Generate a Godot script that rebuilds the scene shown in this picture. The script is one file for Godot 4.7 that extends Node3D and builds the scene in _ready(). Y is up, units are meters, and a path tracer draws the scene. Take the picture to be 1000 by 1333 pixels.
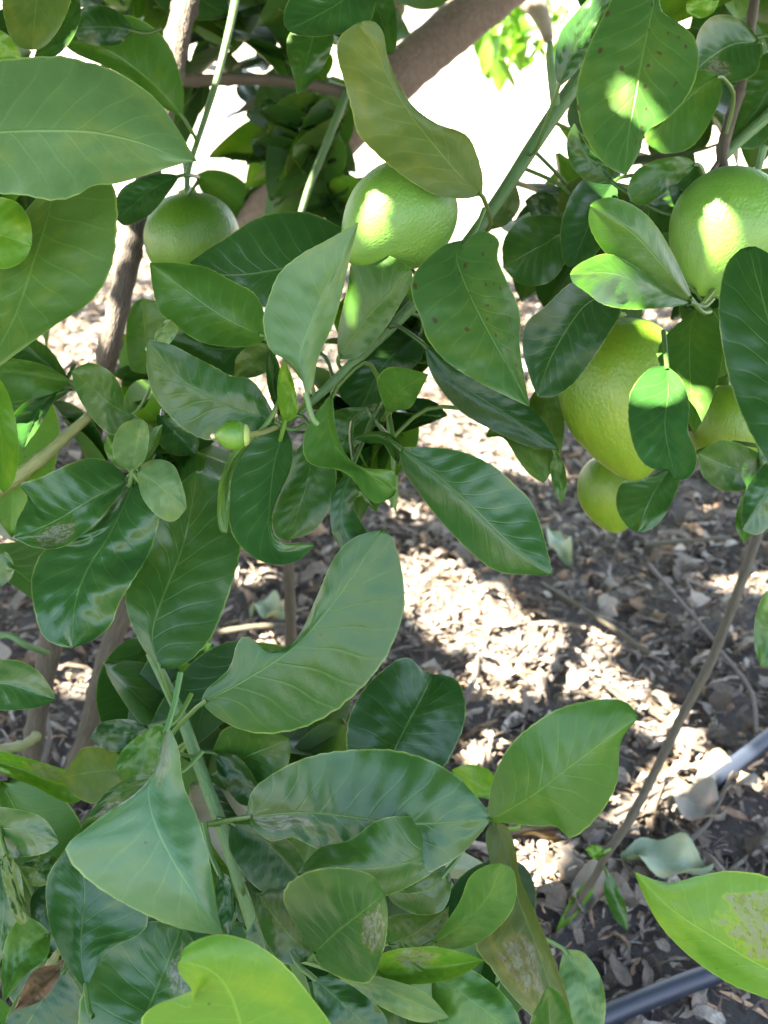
extends Node3D
# A lemon tree seen from under its skirt: hanging leaves, green lemons, shaded wood mulch with flecks of sun.

const EYE := Vector3(0, 0.62, 0)
const PITCH := 25.0
const FOCAL := 1429.3            # picture units (1000 x 1333) per unit of depth at a vertical field of view of 50 degrees
const SUN_AT := Vector3(-0.50, 0.84, 0.14)

var rng := RandomNumberGenerator.new()
var tree: Node3D
var mats := {}
var branches := []               # [MeshInstance3D, points, radii]
var loose_leaf_meshes := []
var joined_leaves := {}          # a kind of leaf: SurfaceTool
var gaps := []                   # where sun comes through the crown: [point it reaches, half-width in metres]
var noise := FastNoiseLite.new()
var fine := FastNoiseLite.new()
var cell := FastNoiseLite.new()


func _ready():
	rng.seed = 20417
	for n in [noise, fine, cell]:
		n.seed = 77
		n.noise_type = FastNoiseLite.TYPE_SIMPLEX_SMOOTH
		n.frequency = 1.0
	cell.noise_type = FastNoiseLite.TYPE_CELLULAR
	cell.cellular_return_type = FastNoiseLite.RETURN_DISTANCE2_SUB

	# ---- camera, sky, sun, exposure
	var cam := Camera3D.new()
	cam.name = "camera"
	cam.position = EYE
	cam.rotation_degrees.x = -PITCH
	cam.near = 0.02
	cam.far = 400.0
	cam.fov = 50.0
	var lens := CameraAttributesPhysical.new()
	lens.frustum_focal_length = 25.734
	lens.frustum_focus_distance = 0.49
	lens.exposure_aperture = 9.5
	lens.frustum_near = 0.02
	lens.frustum_far = 400.0
	cam.attributes = lens
	add_child(cam)
	cam.fov = 50.0
	cam.current = true

	var env := Environment.new()
	env.background_mode = Environment.BG_SKY
	env.tonemap_mode = Environment.TONE_MAPPER_LINEAR
	env.tonemap_exposure = 18.0
	env.sdfgi_enabled = true
	env.ssao_enabled = true
	env.ssil_enabled = true
	var sky := Sky.new()
	var psm := ProceduralSkyMaterial.new()
	psm.sky_top_color = Color(0.53, 0.62, 0.77)
	psm.sky_horizon_color = Color(0.86, 0.88, 0.89)
	psm.sky_curve = 0.2
	psm.ground_bottom_color = Color(0.36, 0.33, 0.30)
	psm.ground_horizon_color = Color(0.62, 0.62, 0.60)
	psm.sky_energy_multiplier = 0.72
	psm.sun_angle_max = 8.0
	sky.sky_material = psm
	env.sky = sky
	var we := WorldEnvironment.new()
	we.name = "environment"
	we.environment = env
	add_child(we)

	var sun := DirectionalLight3D.new()
	sun.name = "sun"
	sun.light_color = Color(1.0, 0.96, 0.88)
	sun.light_energy = 1.6
	sun.light_angular_distance = 0.5
	sun.shadow_enabled = true
	sun.look_at_from_position(SUN_AT, Vector3.ZERO)
	add_child(sun)

	make_materials()
	find_gaps()
	build_ground()
	build_tree()
	build_leaves()
	build_filling_leaves()
	build_crown()
	build_lemons()
	build_litter()
	build_hoses()


# ------------------------------------------------------------------ helpers
func at(x: float, y: float, d: float) -> Vector3:
	var a := deg_to_rad(PITCH)
	var f := Vector3(0, -sin(a), -cos(a))
	var u := Vector3(0, cos(a), -sin(a))
	return EYE + f * d + Vector3.RIGHT * ((x - 500.0) / FOCAL * d) + u * ((666.5 - y) / FOCAL * d)


func on_ground(x: float, y: float, h := 0.0) -> Vector3:
	var r := at(x, y, 1.0) - EYE
	return EYE + r * ((h - EYE.y) / r.y)


func ground_height(x: float, z: float) -> float:
	return 0.022 * noise.get_noise_2d(x * 2.1, z * 2.1) + 0.009 * fine.get_noise_2d(x * 9.0, z * 9.0)


func tag(o: Node, label := "", category := "", group := "", kind := ""):
	if label: o.set_meta("label", label)
	if category: o.set_meta("category", category)
	if group: o.set_meta("group", group)
	if kind: o.set_meta("kind", kind)
	return o


func numbered(parent: Node, called: String) -> String:
	if not parent.has_node(NodePath(called)):
		return called
	var i := 1
	while parent.has_node(NodePath("%s_%03d" % [called, i])):
		i += 1
	return "%s_%03d" % [called, i]


func put(called: String, m: Mesh, mat: Material, parent: Node, pos := Vector3.ZERO) -> MeshInstance3D:
	var o := MeshInstance3D.new()
	o.name = numbered(parent, called)
	o.mesh = m
	o.material_override = mat
	o.position = pos
	parent.add_child(o, true)
	return o


func thing(called: String, pos: Vector3, label: String, category: String, group := "") -> Node3D:
	var o := Node3D.new()
	o.name = numbered(self, called)
	o.position = pos
	add_child(o, true)
	tag(o, label, category, group)
	return o


# a smooth curve through points, sampled n + 1 times by length
func curve(pts: Array, n: int) -> Array:
	var fine_pts := []
	var m := pts.size()
	for i in m - 1:
		var p0 = pts[max(i - 1, 0)]
		var p1 = pts[i]
		var p2 = pts[i + 1]
		var p3 = pts[min(i + 2, m - 1)]
		for k in 8:
			fine_pts.append(p1.cubic_interpolate(p2, p0, p3, k / 8.0))
	fine_pts.append(pts[m - 1])
	var len := [0.0]
	for i in range(1, fine_pts.size()):
		len.append(len[i - 1] + fine_pts[i].distance_to(fine_pts[i - 1]))
	var out := []
	var j := 0
	for i in n + 1:
		var t: float = len[-1] * i / n
		while j < fine_pts.size() - 2 and len[j + 1] < t:
			j += 1
		var s: float = (t - len[j]) / max(len[j + 1] - len[j], 1e-9)
		out.append(fine_pts[j].lerp(fine_pts[j + 1], clampf(s, 0, 1)))
	return out


func grid_mesh(p: Array, uv: Array, flip := false, colors := []) -> ArrayMesh:
	var rows := p.size()
	var cols: int = p[0].size()
	var v := PackedVector3Array()
	var n := PackedVector3Array()
	var t := PackedVector2Array()
	var c := PackedColorArray()
	var ix := PackedInt32Array()
	for i in rows:
		for j in cols:
			var du: Vector3 = p[min(i + 1, rows - 1)][j] - p[max(i - 1, 0)][j]
			var dv: Vector3 = p[i][min(j + 1, cols - 1)] - p[i][max(j - 1, 0)]
			if du.length() < 1e-7:
				du = p[min(i + 1, rows - 1)][cols / 2] - p[max(i - 1, 0)][cols / 2]
			if dv.length() < 1e-6:
				var k: int = clampi(i, 1, rows - 2)
				dv = p[k][min(j + 1, cols - 1)] - p[k][max(j - 1, 0)]
			var nn := du.cross(dv).normalized()
			v.append(p[i][j])
			n.append(-nn if flip else nn)
			t.append(uv[i][j])
			if colors: c.append(colors[i][j])
	for i in rows - 1:
		for j in cols - 1:
			var a := i * cols + j
			var b := a + cols
			if flip:
				ix.append_array([a, b, a + 1, a + 1, b, b + 1])
			else:
				ix.append_array([a, a + 1, b, a + 1, b + 1, b])
	var arr := []
	arr.resize(Mesh.ARRAY_MAX)
	arr[Mesh.ARRAY_VERTEX] = v
	arr[Mesh.ARRAY_NORMAL] = n
	arr[Mesh.ARRAY_TEX_UV] = t
	if colors: arr[Mesh.ARRAY_COLOR] = c
	arr[Mesh.ARRAY_INDEX] = ix
	var m := ArrayMesh.new()
	m.add_surface_from_arrays(Mesh.PRIMITIVE_TRIANGLES, arr)
	return m


func tube_grid(pts: Array, radii: Array, sides: int, bumps := 0.0, seed_ := 0.0) -> Array:
	var p := []
	var uv := []
	var side := Vector3.ZERO
	var run := 0.0
	for i in pts.size():
		var d: Vector3 = (pts[min(i + 1, pts.size() - 1)] - pts[max(i - 1, 0)]).normalized()
		if side == Vector3.ZERO:
			side = d.cross(Vector3(0.31, 0.2, 0.93)).normalized()
		side = (side - d * side.dot(d)).normalized()
		var up := d.cross(side)
		if i: run += pts[i].distance_to(pts[i - 1])
		var row := []
		var uvr := []
		for k in sides + 1:
			var a := TAU * (k % sides) / sides
			var r: float = radii[i]
			if bumps > 0.0:
				r *= 1.0 + bumps * noise.get_noise_3d(run * 60.0, cos(a) * 1.3 + seed_, sin(a) * 1.3)
			row.append(pts[i] + (side * cos(a) + up * sin(a)) * r)
			uvr.append(Vector2(float(k) / sides, run * 12.0))
		p.append(row)
		uv.append(uvr)
	return [p, uv]


func tube(pts: Array, radii: Array, sides := 8, bumps := 0.0, seed_ := 0.0) -> ArrayMesh:
	# closed at both ends by rings that shrink to nothing
	var a := pts.duplicate()
	var r := radii.duplicate()
	var d0: Vector3 = (pts[0] - pts[1]).normalized() * radii[0] * 0.35
	var dn: Vector3 = (pts[-1] - pts[-2]).normalized() * radii[-1] * 0.35
	a.push_front(pts[0] + d0)
	r.push_front(radii[0] * 0.02)
	a.append(pts[-1] + dn)
	r.append(radii[-1] * 0.02)
	var g := tube_grid(a, r, sides, bumps, seed_)
	return grid_mesh(g[0], g[1], true)


# ------------------------------------------------------------------ materials
func img_tex(im: Image) -> ImageTexture:
	im.generate_mipmaps()
	return ImageTexture.create_from_image(im)


# The sheet of a leaf: u runs from stalk to tip, v across. Returns how near a vein is (0..1).
func vein(u: float, v: float, seed_: float) -> float:
	var s := absf(v - 0.5) * 2.0
	var side := 1.0 if v > 0.5 else -1.0
	var out := clampf(1.0 - s / 0.028, 0, 1)
	var q: float = (u - 0.30 * s + 0.12 * s * s + side * 0.021 + 0.006 * sin(s * 9.0 + seed_)) * 10.5 + seed_
	var f := absf(q - roundf(q)) / 10.5
	out = maxf(out, clampf(1.0 - f / 0.0075, 0, 1) * 0.42 * (1.0 - s * 0.75))
	return out


# kind: 0 plain, 1 spotted, 2 scarred towards the tip, 3 scarred near the stalk, 4 underside, 5 scarred in the middle
func leaf_image(kind: int, seed_: float, tint: Color) -> Array:
	var w := 448
	var h := 256
	var im := Image.create(w, h, false, Image.FORMAT_RGB8)
	var bump := Image.create(w, h, false, Image.FORMAT_RGB8)
	var spots := []
	var r := RandomNumberGenerator.new()
	r.seed = int(seed_ * 100.0) + 5
	if kind == 1:
		for i in 30:
			spots.append([r.randf_range(0.15, 0.95), r.randf_range(0.52, 0.97) if i < 22 else r.randf(), r.randf_range(0.005, 0.020)])
	elif kind != 4:
		for i in 4:
			spots.append([r.randf(), r.randf(), r.randf_range(0.003, 0.007)])
	var centre := Vector2(0.70, 0.72)
	if kind == 3: centre = Vector2(0.15, 0.66)
	if kind == 5: centre = Vector2(0.40, 0.27)
	if kind == 6: centre = Vector2(0.62, 0.30)
	if kind == 7: centre = Vector2(0.10, 0.55)
	var rib := (tint * 1.6).lerp(Color(0.24, 0.34, 0.09), 0.34)
	var rim := (tint * 1.5).lerp(Color(0.36, 0.42, 0.10), 0.45)
	for y in h:
		for x in w:
			var u := (x + 0.5) / w
			var v := (y + 0.5) / h
			var s := absf(v - 0.5) * 2.0
			var ve := vein(u, v, seed_)
			var big := noise.get_noise_3d(u * 2.2, v * 1.5, seed_)
			var mid := noise.get_noise_3d(u * 8.0, v * 5.0, seed_ + 4.0)
			var tiny := fine.get_noise_3d(u * 90.0, v * 54.0, seed_)
			var net := cell.get_noise_3d(u * 46.0, v * 27.0, seed_)
			var g := 1.0 + 0.10 * big + 0.05 * mid + 0.07 * tiny + 0.11 * net
			# yellower where the blade is thin or old
			var yel := clampf(0.95 * big + 0.35 * mid + 0.02, 0.0, 1.2)
			var c := Color(tint.r * g * (1.0 + 0.75 * yel), tint.g * g * (1.0 + 0.16 * yel), tint.b * g * (1.0 - 0.2 * yel))
			c = c.lerp(rib, ve * (0.55 if kind != 4 else 0.5))
			c = c.lerp(rim, clampf((s - 0.965) / 0.025, 0, 1) * clampf(0.5 + 0.6 * mid + 0.3 * tiny, 0.1, 0.9))
			var hgt := 0.5 + 0.05 * mid + 0.02 * tiny + 0.035 * net
			hgt += (-0.32 if kind != 4 else 0.32) * ve
			hgt += 0.05 * cos(TAU * ((u - 0.30 * s + 0.12 * s * s) * 10.5 + seed_)) * sin(PI * s)
			for sp in spots:
				var d := Vector2((u - sp[0]) * 1.7, v - sp[1]).length() + 0.004 * tiny
				if d < sp[2] + 0.006:
					c = c.lerp(Color(0.045, 0.022, 0.014), clampf((sp[2] + 0.006 - d) / 0.008, 0, 1) * 0.85)
			if kind in [2, 3, 5, 6, 7]:
				var q := Vector2((u - centre.x) * 1.35, (v - centre.y) * 1.0)
				var edge := 0.215 + 0.18 * noise.get_noise_3d(u * 5.0, v * 5.0, seed_ + 9.0) + 0.03 * fine.get_noise_3d(u * 24.0, v * 14.0, seed_) - q.length()
				edge -= maxf(0.0, 0.10 - absf(v - 0.5)) * (0.9 if kind != 7 else 0.0)
				if edge > -0.03:
					c = c.lerp(tint * Color(2.4, 1.35, 0.8), clampf((edge + 0.03) / 0.03, 0, 1) * 0.45)     # a yellowed margin round the scar
				if edge > 0.0:
					var k := clampf(edge / 0.035, 0, 1)
					var crust := fine.get_noise_3d(u * 46.0 + v * 14.0, v * 34.0, seed_ + 2.0)
					var trail := fine.get_noise_3d(u * 20.0 + v * 8.0, v * 16.0, seed_ + 7.0)
					var grey := Color(0.155, 0.165, 0.135) if trail > -0.15 else Color(0.085, 0.065, 0.035)
					grey = grey * (0.85 + 0.25 * crust)
					c = c.lerp(grey, k * clampf(0.52 + 0.55 * crust + 0.5 * trail, 0, 0.85))
					hgt += k * 0.22 * crust
			im.set_pixel(x, y, Color(clampf(c.r, 0, 1), clampf(c.g, 0, 1), clampf(c.b, 0, 1)).linear_to_srgb())
			hgt = clampf(hgt, 0, 1)
			bump.set_pixel(x, y, Color(hgt, hgt, hgt))
	bump.bump_map_to_normal_map(4.0)
	return [img_tex(im), img_tex(bump)]


# base colours are linear; kind and seed choose the pattern of the sheet
func leaf_material(called: String, tint: Color, kind: int, seed_: float, rough: float, glow: float, bump := 1.0) -> void:
	var maps := leaf_image(kind, seed_, tint)
	var m := StandardMaterial3D.new()
	m.resource_name = called
	m.albedo_texture = maps[0]
	m.normal_enabled = true
	m.normal_texture = maps[1]
	m.normal_scale = bump
	m.roughness = rough
	m.metallic_specular = 0.46
	m.backlight_enabled = true
	m.backlight = (Color(0.70, 0.80, 0.20) * glow).linear_to_srgb()
	m.cull_mode = BaseMaterial3D.CULL_DISABLED
	mats[called] = m


func bark(called: String, a: Color, b: Color, along: float, around: float, rough := 0.8) -> void:
	var w := 128
	var h := 256
	var im := Image.create(w, h, false, Image.FORMAT_RGB8)
	var bump := Image.create(w, h, false, Image.FORMAT_RGB8)
	for y in h:
		for x in w:
			var t := TAU * x / w
			var o := Vector2(cos(t), sin(t)) * around
			var k := 0.5 + 0.5 * noise.get_noise_3d(o.x, o.y, y / float(h) * along)
			var f := 0.5 + 0.5 * fine.get_noise_3d(o.x * 4.0, o.y * 4.0, y / float(h) * along * 3.0)
			var c := a.lerp(b, clampf(k * 0.7 + f * 0.4 - 0.05, 0, 1)).linear_to_srgb()
			im.set_pixel(x, y, c)
			bump.set_pixel(x, y, Color(f, f, f) * (0.4 + 0.6 * k))
	bump.bump_map_to_normal_map(6.0)
	var m := StandardMaterial3D.new()
	m.resource_name = called
	m.albedo_texture = img_tex(im)
	m.normal_enabled = true
	m.normal_texture = img_tex(bump)
	m.roughness = rough
	mats[called] = m


func plain(called: String, c: Color, rough := 0.7, glow := Color.BLACK) -> void:
	var m := StandardMaterial3D.new()
	m.resource_name = called
	m.albedo_color = c.linear_to_srgb()
	m.roughness = rough
	if glow != Color.BLACK:
		m.backlight_enabled = true
		m.backlight = glow.linear_to_srgb()
	mats[called] = m


func make_materials():
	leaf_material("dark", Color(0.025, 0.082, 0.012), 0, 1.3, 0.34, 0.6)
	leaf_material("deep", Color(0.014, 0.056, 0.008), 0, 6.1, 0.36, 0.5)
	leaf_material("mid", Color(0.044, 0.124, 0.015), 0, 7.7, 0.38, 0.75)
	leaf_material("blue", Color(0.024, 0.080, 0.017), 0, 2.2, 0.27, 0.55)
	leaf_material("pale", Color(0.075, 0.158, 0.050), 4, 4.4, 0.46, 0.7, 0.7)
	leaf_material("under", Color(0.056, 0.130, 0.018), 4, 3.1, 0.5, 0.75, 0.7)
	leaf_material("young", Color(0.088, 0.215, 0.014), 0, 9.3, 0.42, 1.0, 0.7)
	leaf_material("olive", Color(0.064, 0.118, 0.020), 4, 5.6, 0.5, 0.7, 0.8)
	leaf_material("olive_scar", Color(0.066, 0.100, 0.022), 6, 5.6, 0.5, 0.7, 0.8)
	leaf_material("spot", Color(0.036, 0.102, 0.020), 1, 2.7, 0.36, 0.6)
	leaf_material("scar_tip", Color(0.025, 0.080, 0.015), 2, 3.9, 0.30, 0.5)
	leaf_material("scar_stalk", Color(0.025, 0.080, 0.015), 3, 5.2, 0.30, 0.5)
	leaf_material("scar_pale", Color(0.052, 0.135, 0.048), 7, 8.9, 0.32, 0.65, 0.8)
	leaf_material("scar_young", Color(0.074, 0.188, 0.013), 5, 8.4, 0.40, 0.95)
	leaf_material("dry", Color(0.15, 0.095, 0.045), 4, 4.9, 0.7, 0.3, 1.2)
	leaf_material("dry_pale", Color(0.33, 0.30, 0.17), 4, 4.1, 0.7, 0.4, 1.2)
	leaf_material("dry_grey", Color(0.19, 0.17, 0.14), 4, 6.6, 0.8, 0.2, 1.4)
	leaf_material("fallen_green", Color(0.20, 0.26, 0.17), 4, 7.2, 0.6, 0.3, 1.4)
	bark("bark_grey", Color(0.028, 0.021, 0.015), Color(0.115, 0.094, 0.072), 5.0, 2.2)
	bark("bark_brown", Color(0.024, 0.020, 0.011), Color(0.105, 0.088, 0.052), 4.0, 2.6)
	bark("bark_limb", Color(0.085, 0.063, 0.044), Color(0.27, 0.215, 0.165), 16.0, 2.6)
	bark("green_stem", Color(0.045, 0.112, 0.028), Color(0.085, 0.165, 0.050), 4.0, 1.6, 0.55)
	bark("lime_stem", Color(0.10, 0.13, 0.035), Color(0.19, 0.215, 0.07), 3.0, 1.4, 0.55)
	plain("thorn", Color(0.42, 0.36, 0.20), 0.6)
	plain("calyx", Color(0.26, 0.34, 0.09), 0.6, Color(0.3, 0.4, 0.1))
	plain("style_tip", Color(0.55, 0.45, 0.25), 0.7)
	plain("hose", Color(0.012, 0.016, 0.026), 0.46)
	plain("silk", Color(0.2, 0.2, 0.18), 0.7)
	plain("soil", Color(0.060, 0.048, 0.040), 0.95)
	var chip := StandardMaterial3D.new()
	chip.resource_name = "mulch"
	chip.vertex_color_use_as_albedo = true
	chip.roughness = 0.9
	chip.metallic_specular = 0.3
	var grain := Image.create(512, 512, false, Image.FORMAT_RGB8)
	var rough_ := Image.create(512, 512, false, Image.FORMAT_RGB8)
	for y in 512:
		for x in 512:
			var tx := TAU * x / 512.0
			var ty := TAU * y / 512.0
			var k := fine.get_noise_3d(cos(tx) * 9.0, sin(tx) * 9.0 + cos(ty) * 5.0, sin(ty) * 5.0)
			var k2 := fine.get_noise_3d(cos(tx) * 30.0 + 7.0, sin(tx) * 30.0 + cos(ty) * 22.0, sin(ty) * 22.0)
			var v := clampf(0.87 + 0.20 * k + 0.16 * k2, 0.1, 1.0)
			grain.set_pixel(x, y, Color(v, v, v))
			rough_.set_pixel(x, y, Color(v, v, v))
	rough_.bump_map_to_normal_map(8.0)
	chip.albedo_texture = img_tex(grain)
	chip.normal_enabled = true
	chip.normal_texture = img_tex(rough_)
	chip.uv1_triplanar = true
	chip.uv1_world_triplanar = true
	chip.uv1_scale = Vector3(9, 9, 9)
	mats["mulch"] = chip
	var cl := StandardMaterial3D.new()
	cl.resource_name = "crown_leaf"
	cl.albedo_color = Color(0.060, 0.14, 0.028).linear_to_srgb()
	cl.roughness = 0.42
	cl.backlight_enabled = true
	cl.backlight = Color(0.42, 0.48, 0.12).linear_to_srgb()
	cl.cull_mode = BaseMaterial3D.CULL_DISABLED
	mats["crown_leaf"] = cl
	# lemon peel: green with yellower patches, pitted by oil glands
	for spec in [["peel", Color(0.072, 0.190, 0.024), Color(0.125, 0.250, 0.030)], ["peel_yellow", Color(0.080, 0.175, 0.010), Color(0.150, 0.235, 0.012)], ["peel_deep", Color(0.044, 0.130, 0.007), Color(0.085, 0.190, 0.010)]]:
		var im := Image.create(256, 256, false, Image.FORMAT_RGB8)
		var bp := Image.create(512, 512, false, Image.FORMAT_RGB8)
		for y in 256:
			for x in 256:
				var t := TAU * x / 256.0
				var k := clampf(0.42 + 0.55 * noise.get_noise_3d(cos(t) * 1.1, sin(t) * 1.1, y / 256.0 * 2.4) + (y / 256.0 - 0.5) * 0.6, 0, 1)
				k = clampf(k + 0.12 * fine.get_noise_3d(cos(t) * 14.0, sin(t) * 14.0, y / 8.0), 0, 1)
				im.set_pixel(x, y, spec[1].lerp(spec[2], k).linear_to_srgb())
		if not mats.has("peel"):
			cell.cellular_return_type = FastNoiseLite.RETURN_DISTANCE
			for y in 512:
				for x in 512:
					var t := TAU * x / 512.0
					var pit := clampf(cell.get_noise_3d(cos(t) * 15.0, sin(t) * 15.0, y / 512.0 * 48.0) + 1.0, 0, 1)
					var lump := 0.5 + 0.5 * noise.get_noise_3d(cos(t) * 3.0, sin(t) * 3.0, y / 512.0 * 9.0)
					var hh := 0.25 * lump + 0.6 * sqrt(pit)
					bp.set_pixel(x, y, Color(hh, hh, hh))
			bp.bump_map_to_normal_map(8.0)
			mats["peel_bump"] = img_tex(bp)
		var m := StandardMaterial3D.new()
		m.resource_name = spec[0]
		m.albedo_texture = img_tex(im)
		m.normal_enabled = true
		m.normal_texture = mats["peel_bump"]
		m.normal_scale = 0.5
		m.roughness = 0.42
		m.subsurf_scatter_enabled = true
		m.subsurf_scatter_strength = 0.12
		mats[spec[0]] = m


# ------------------------------------------------------------------ ground
func build_ground():
	# a fine sheet of mulch under the tree, and plain ground out to the horizon
	var xs := []
	var zs := []
	for i in 141: xs.append(-1.75 + 3.5 * i / 140.0)
	for i in 161: zs.append(0.4 - 4.0 * i / 160.0)
	for e in [2.2, 3.0, 4.5, 8.0, 16.0, 40.0, 120.0]:
		xs.push_front(-e)
		xs.append(e)
	for e in [-4.2, -5.5, -8.0, -14.0, -30.0, -70.0, -180.0]:
		zs.append(e)
	for e in [0.8, 1.6, 3.0, 7.0, 20.0, 70.0]:
		zs.push_front(e)
	var p := []
	var uv := []
	var col := []
	for z in zs:
		var row := []
		var uvr := []
		var cr := []
		for x in xs:
			row.append(Vector3(x, ground_height(x, z) - 0.004, z))
			uvr.append(Vector2(x, z))
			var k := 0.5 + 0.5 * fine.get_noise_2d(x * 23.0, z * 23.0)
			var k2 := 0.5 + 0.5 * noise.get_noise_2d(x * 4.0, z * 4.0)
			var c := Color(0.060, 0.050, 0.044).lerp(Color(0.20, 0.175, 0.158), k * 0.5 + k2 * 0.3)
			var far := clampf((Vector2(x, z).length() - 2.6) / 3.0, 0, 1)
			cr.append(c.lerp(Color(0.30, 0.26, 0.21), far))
		p.append(row)
		uv.append(uvr)
		col.append(cr)
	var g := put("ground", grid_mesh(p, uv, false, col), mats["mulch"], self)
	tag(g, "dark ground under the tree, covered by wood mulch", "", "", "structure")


func chip_mesh(k: int) -> ArrayMesh:
	# a splinter, a curl of bark, a flake or a crumb: an uneven, bent slab with torn ends
	var r := RandomNumberGenerator.new()
	r.seed = 300 + k
	var n := 6
	var st := SurfaceTool.new()
	st.begin(Mesh.PRIMITIVE_TRIANGLES)
	st.set_smooth_group(-1)
	var wide: float = [0.13, 0.24, 0.055, 0.34, 0.09, 0.30][k]
	var curl: float = [0.06, 0.20, 0.03, 0.10, 0.16, 0.26][k]
	var thick: float = [0.05, 0.025, 0.035, 0.12, 0.03, 0.02][k]
	var twist := r.randf_range(-0.7, 0.7)
	var drift := r.randf_range(-0.2, 0.2)
	var ring := []
	for i in n + 1:
		var u := i / float(n)
		var w: float = wide * r.randf_range(0.65, 1.2) * (0.45 if i in [0, n] else 1.0)
		var lift := curl * sin(PI * u) + r.randf_range(-0.02, 0.02)
		var o: float = drift * sin(PI * u) + 0.35 * wide * r.randf_range(-1, 1)
		var turn := Basis(Vector3.RIGHT, twist * (u - 0.5))
		var q := [Vector3(0, curl * 0.5 * r.randf(), -w), Vector3(0, thick, -w * 0.2), Vector3(0, curl * 0.5 * r.randf(), w), Vector3(0, -thick, w * 0.1)]
		for j in 4: q[j] = turn * q[j] + Vector3(u - 0.5 + r.randf_range(-0.06, 0.06), lift, o)
		ring.append(q)
	for i in n:
		for j in 4:
			var a = ring[i][j]
			var b = ring[i][(j + 1) % 4]
			var c = ring[i + 1][j]
			var d = ring[i + 1][(j + 1) % 4]
			for q in [a, b, c, b, d, c]:
				st.add_vertex(q)
	for q in [ring[0][0], ring[0][2], ring[0][1], ring[0][0], ring[0][3], ring[0][2], ring[n][0], ring[n][1], ring[n][2], ring[n][0], ring[n][2], ring[n][3]]:
		st.add_vertex(q)
	st.generate_normals()
	return st.commit()


func chip_color() -> Color:
	var k := rng.randf()
	var c := Color(0.095, 0.078, 0.066)
	if k > 0.32: c = Color(0.150, 0.127, 0.110)
	if k > 0.62: c = Color(0.225, 0.198, 0.178)
	if k > 0.80: c = Color(0.205, 0.142, 0.100)
	if k > 0.90: c = Color(0.33, 0.30, 0.27)
	if k > 0.97: c = Color(0.44, 0.29, 0.19)
	c = c * rng.randf_range(0.8, 1.6)
	return Color(c.r * 1.04, c.g, c.b * 0.91)


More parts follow.
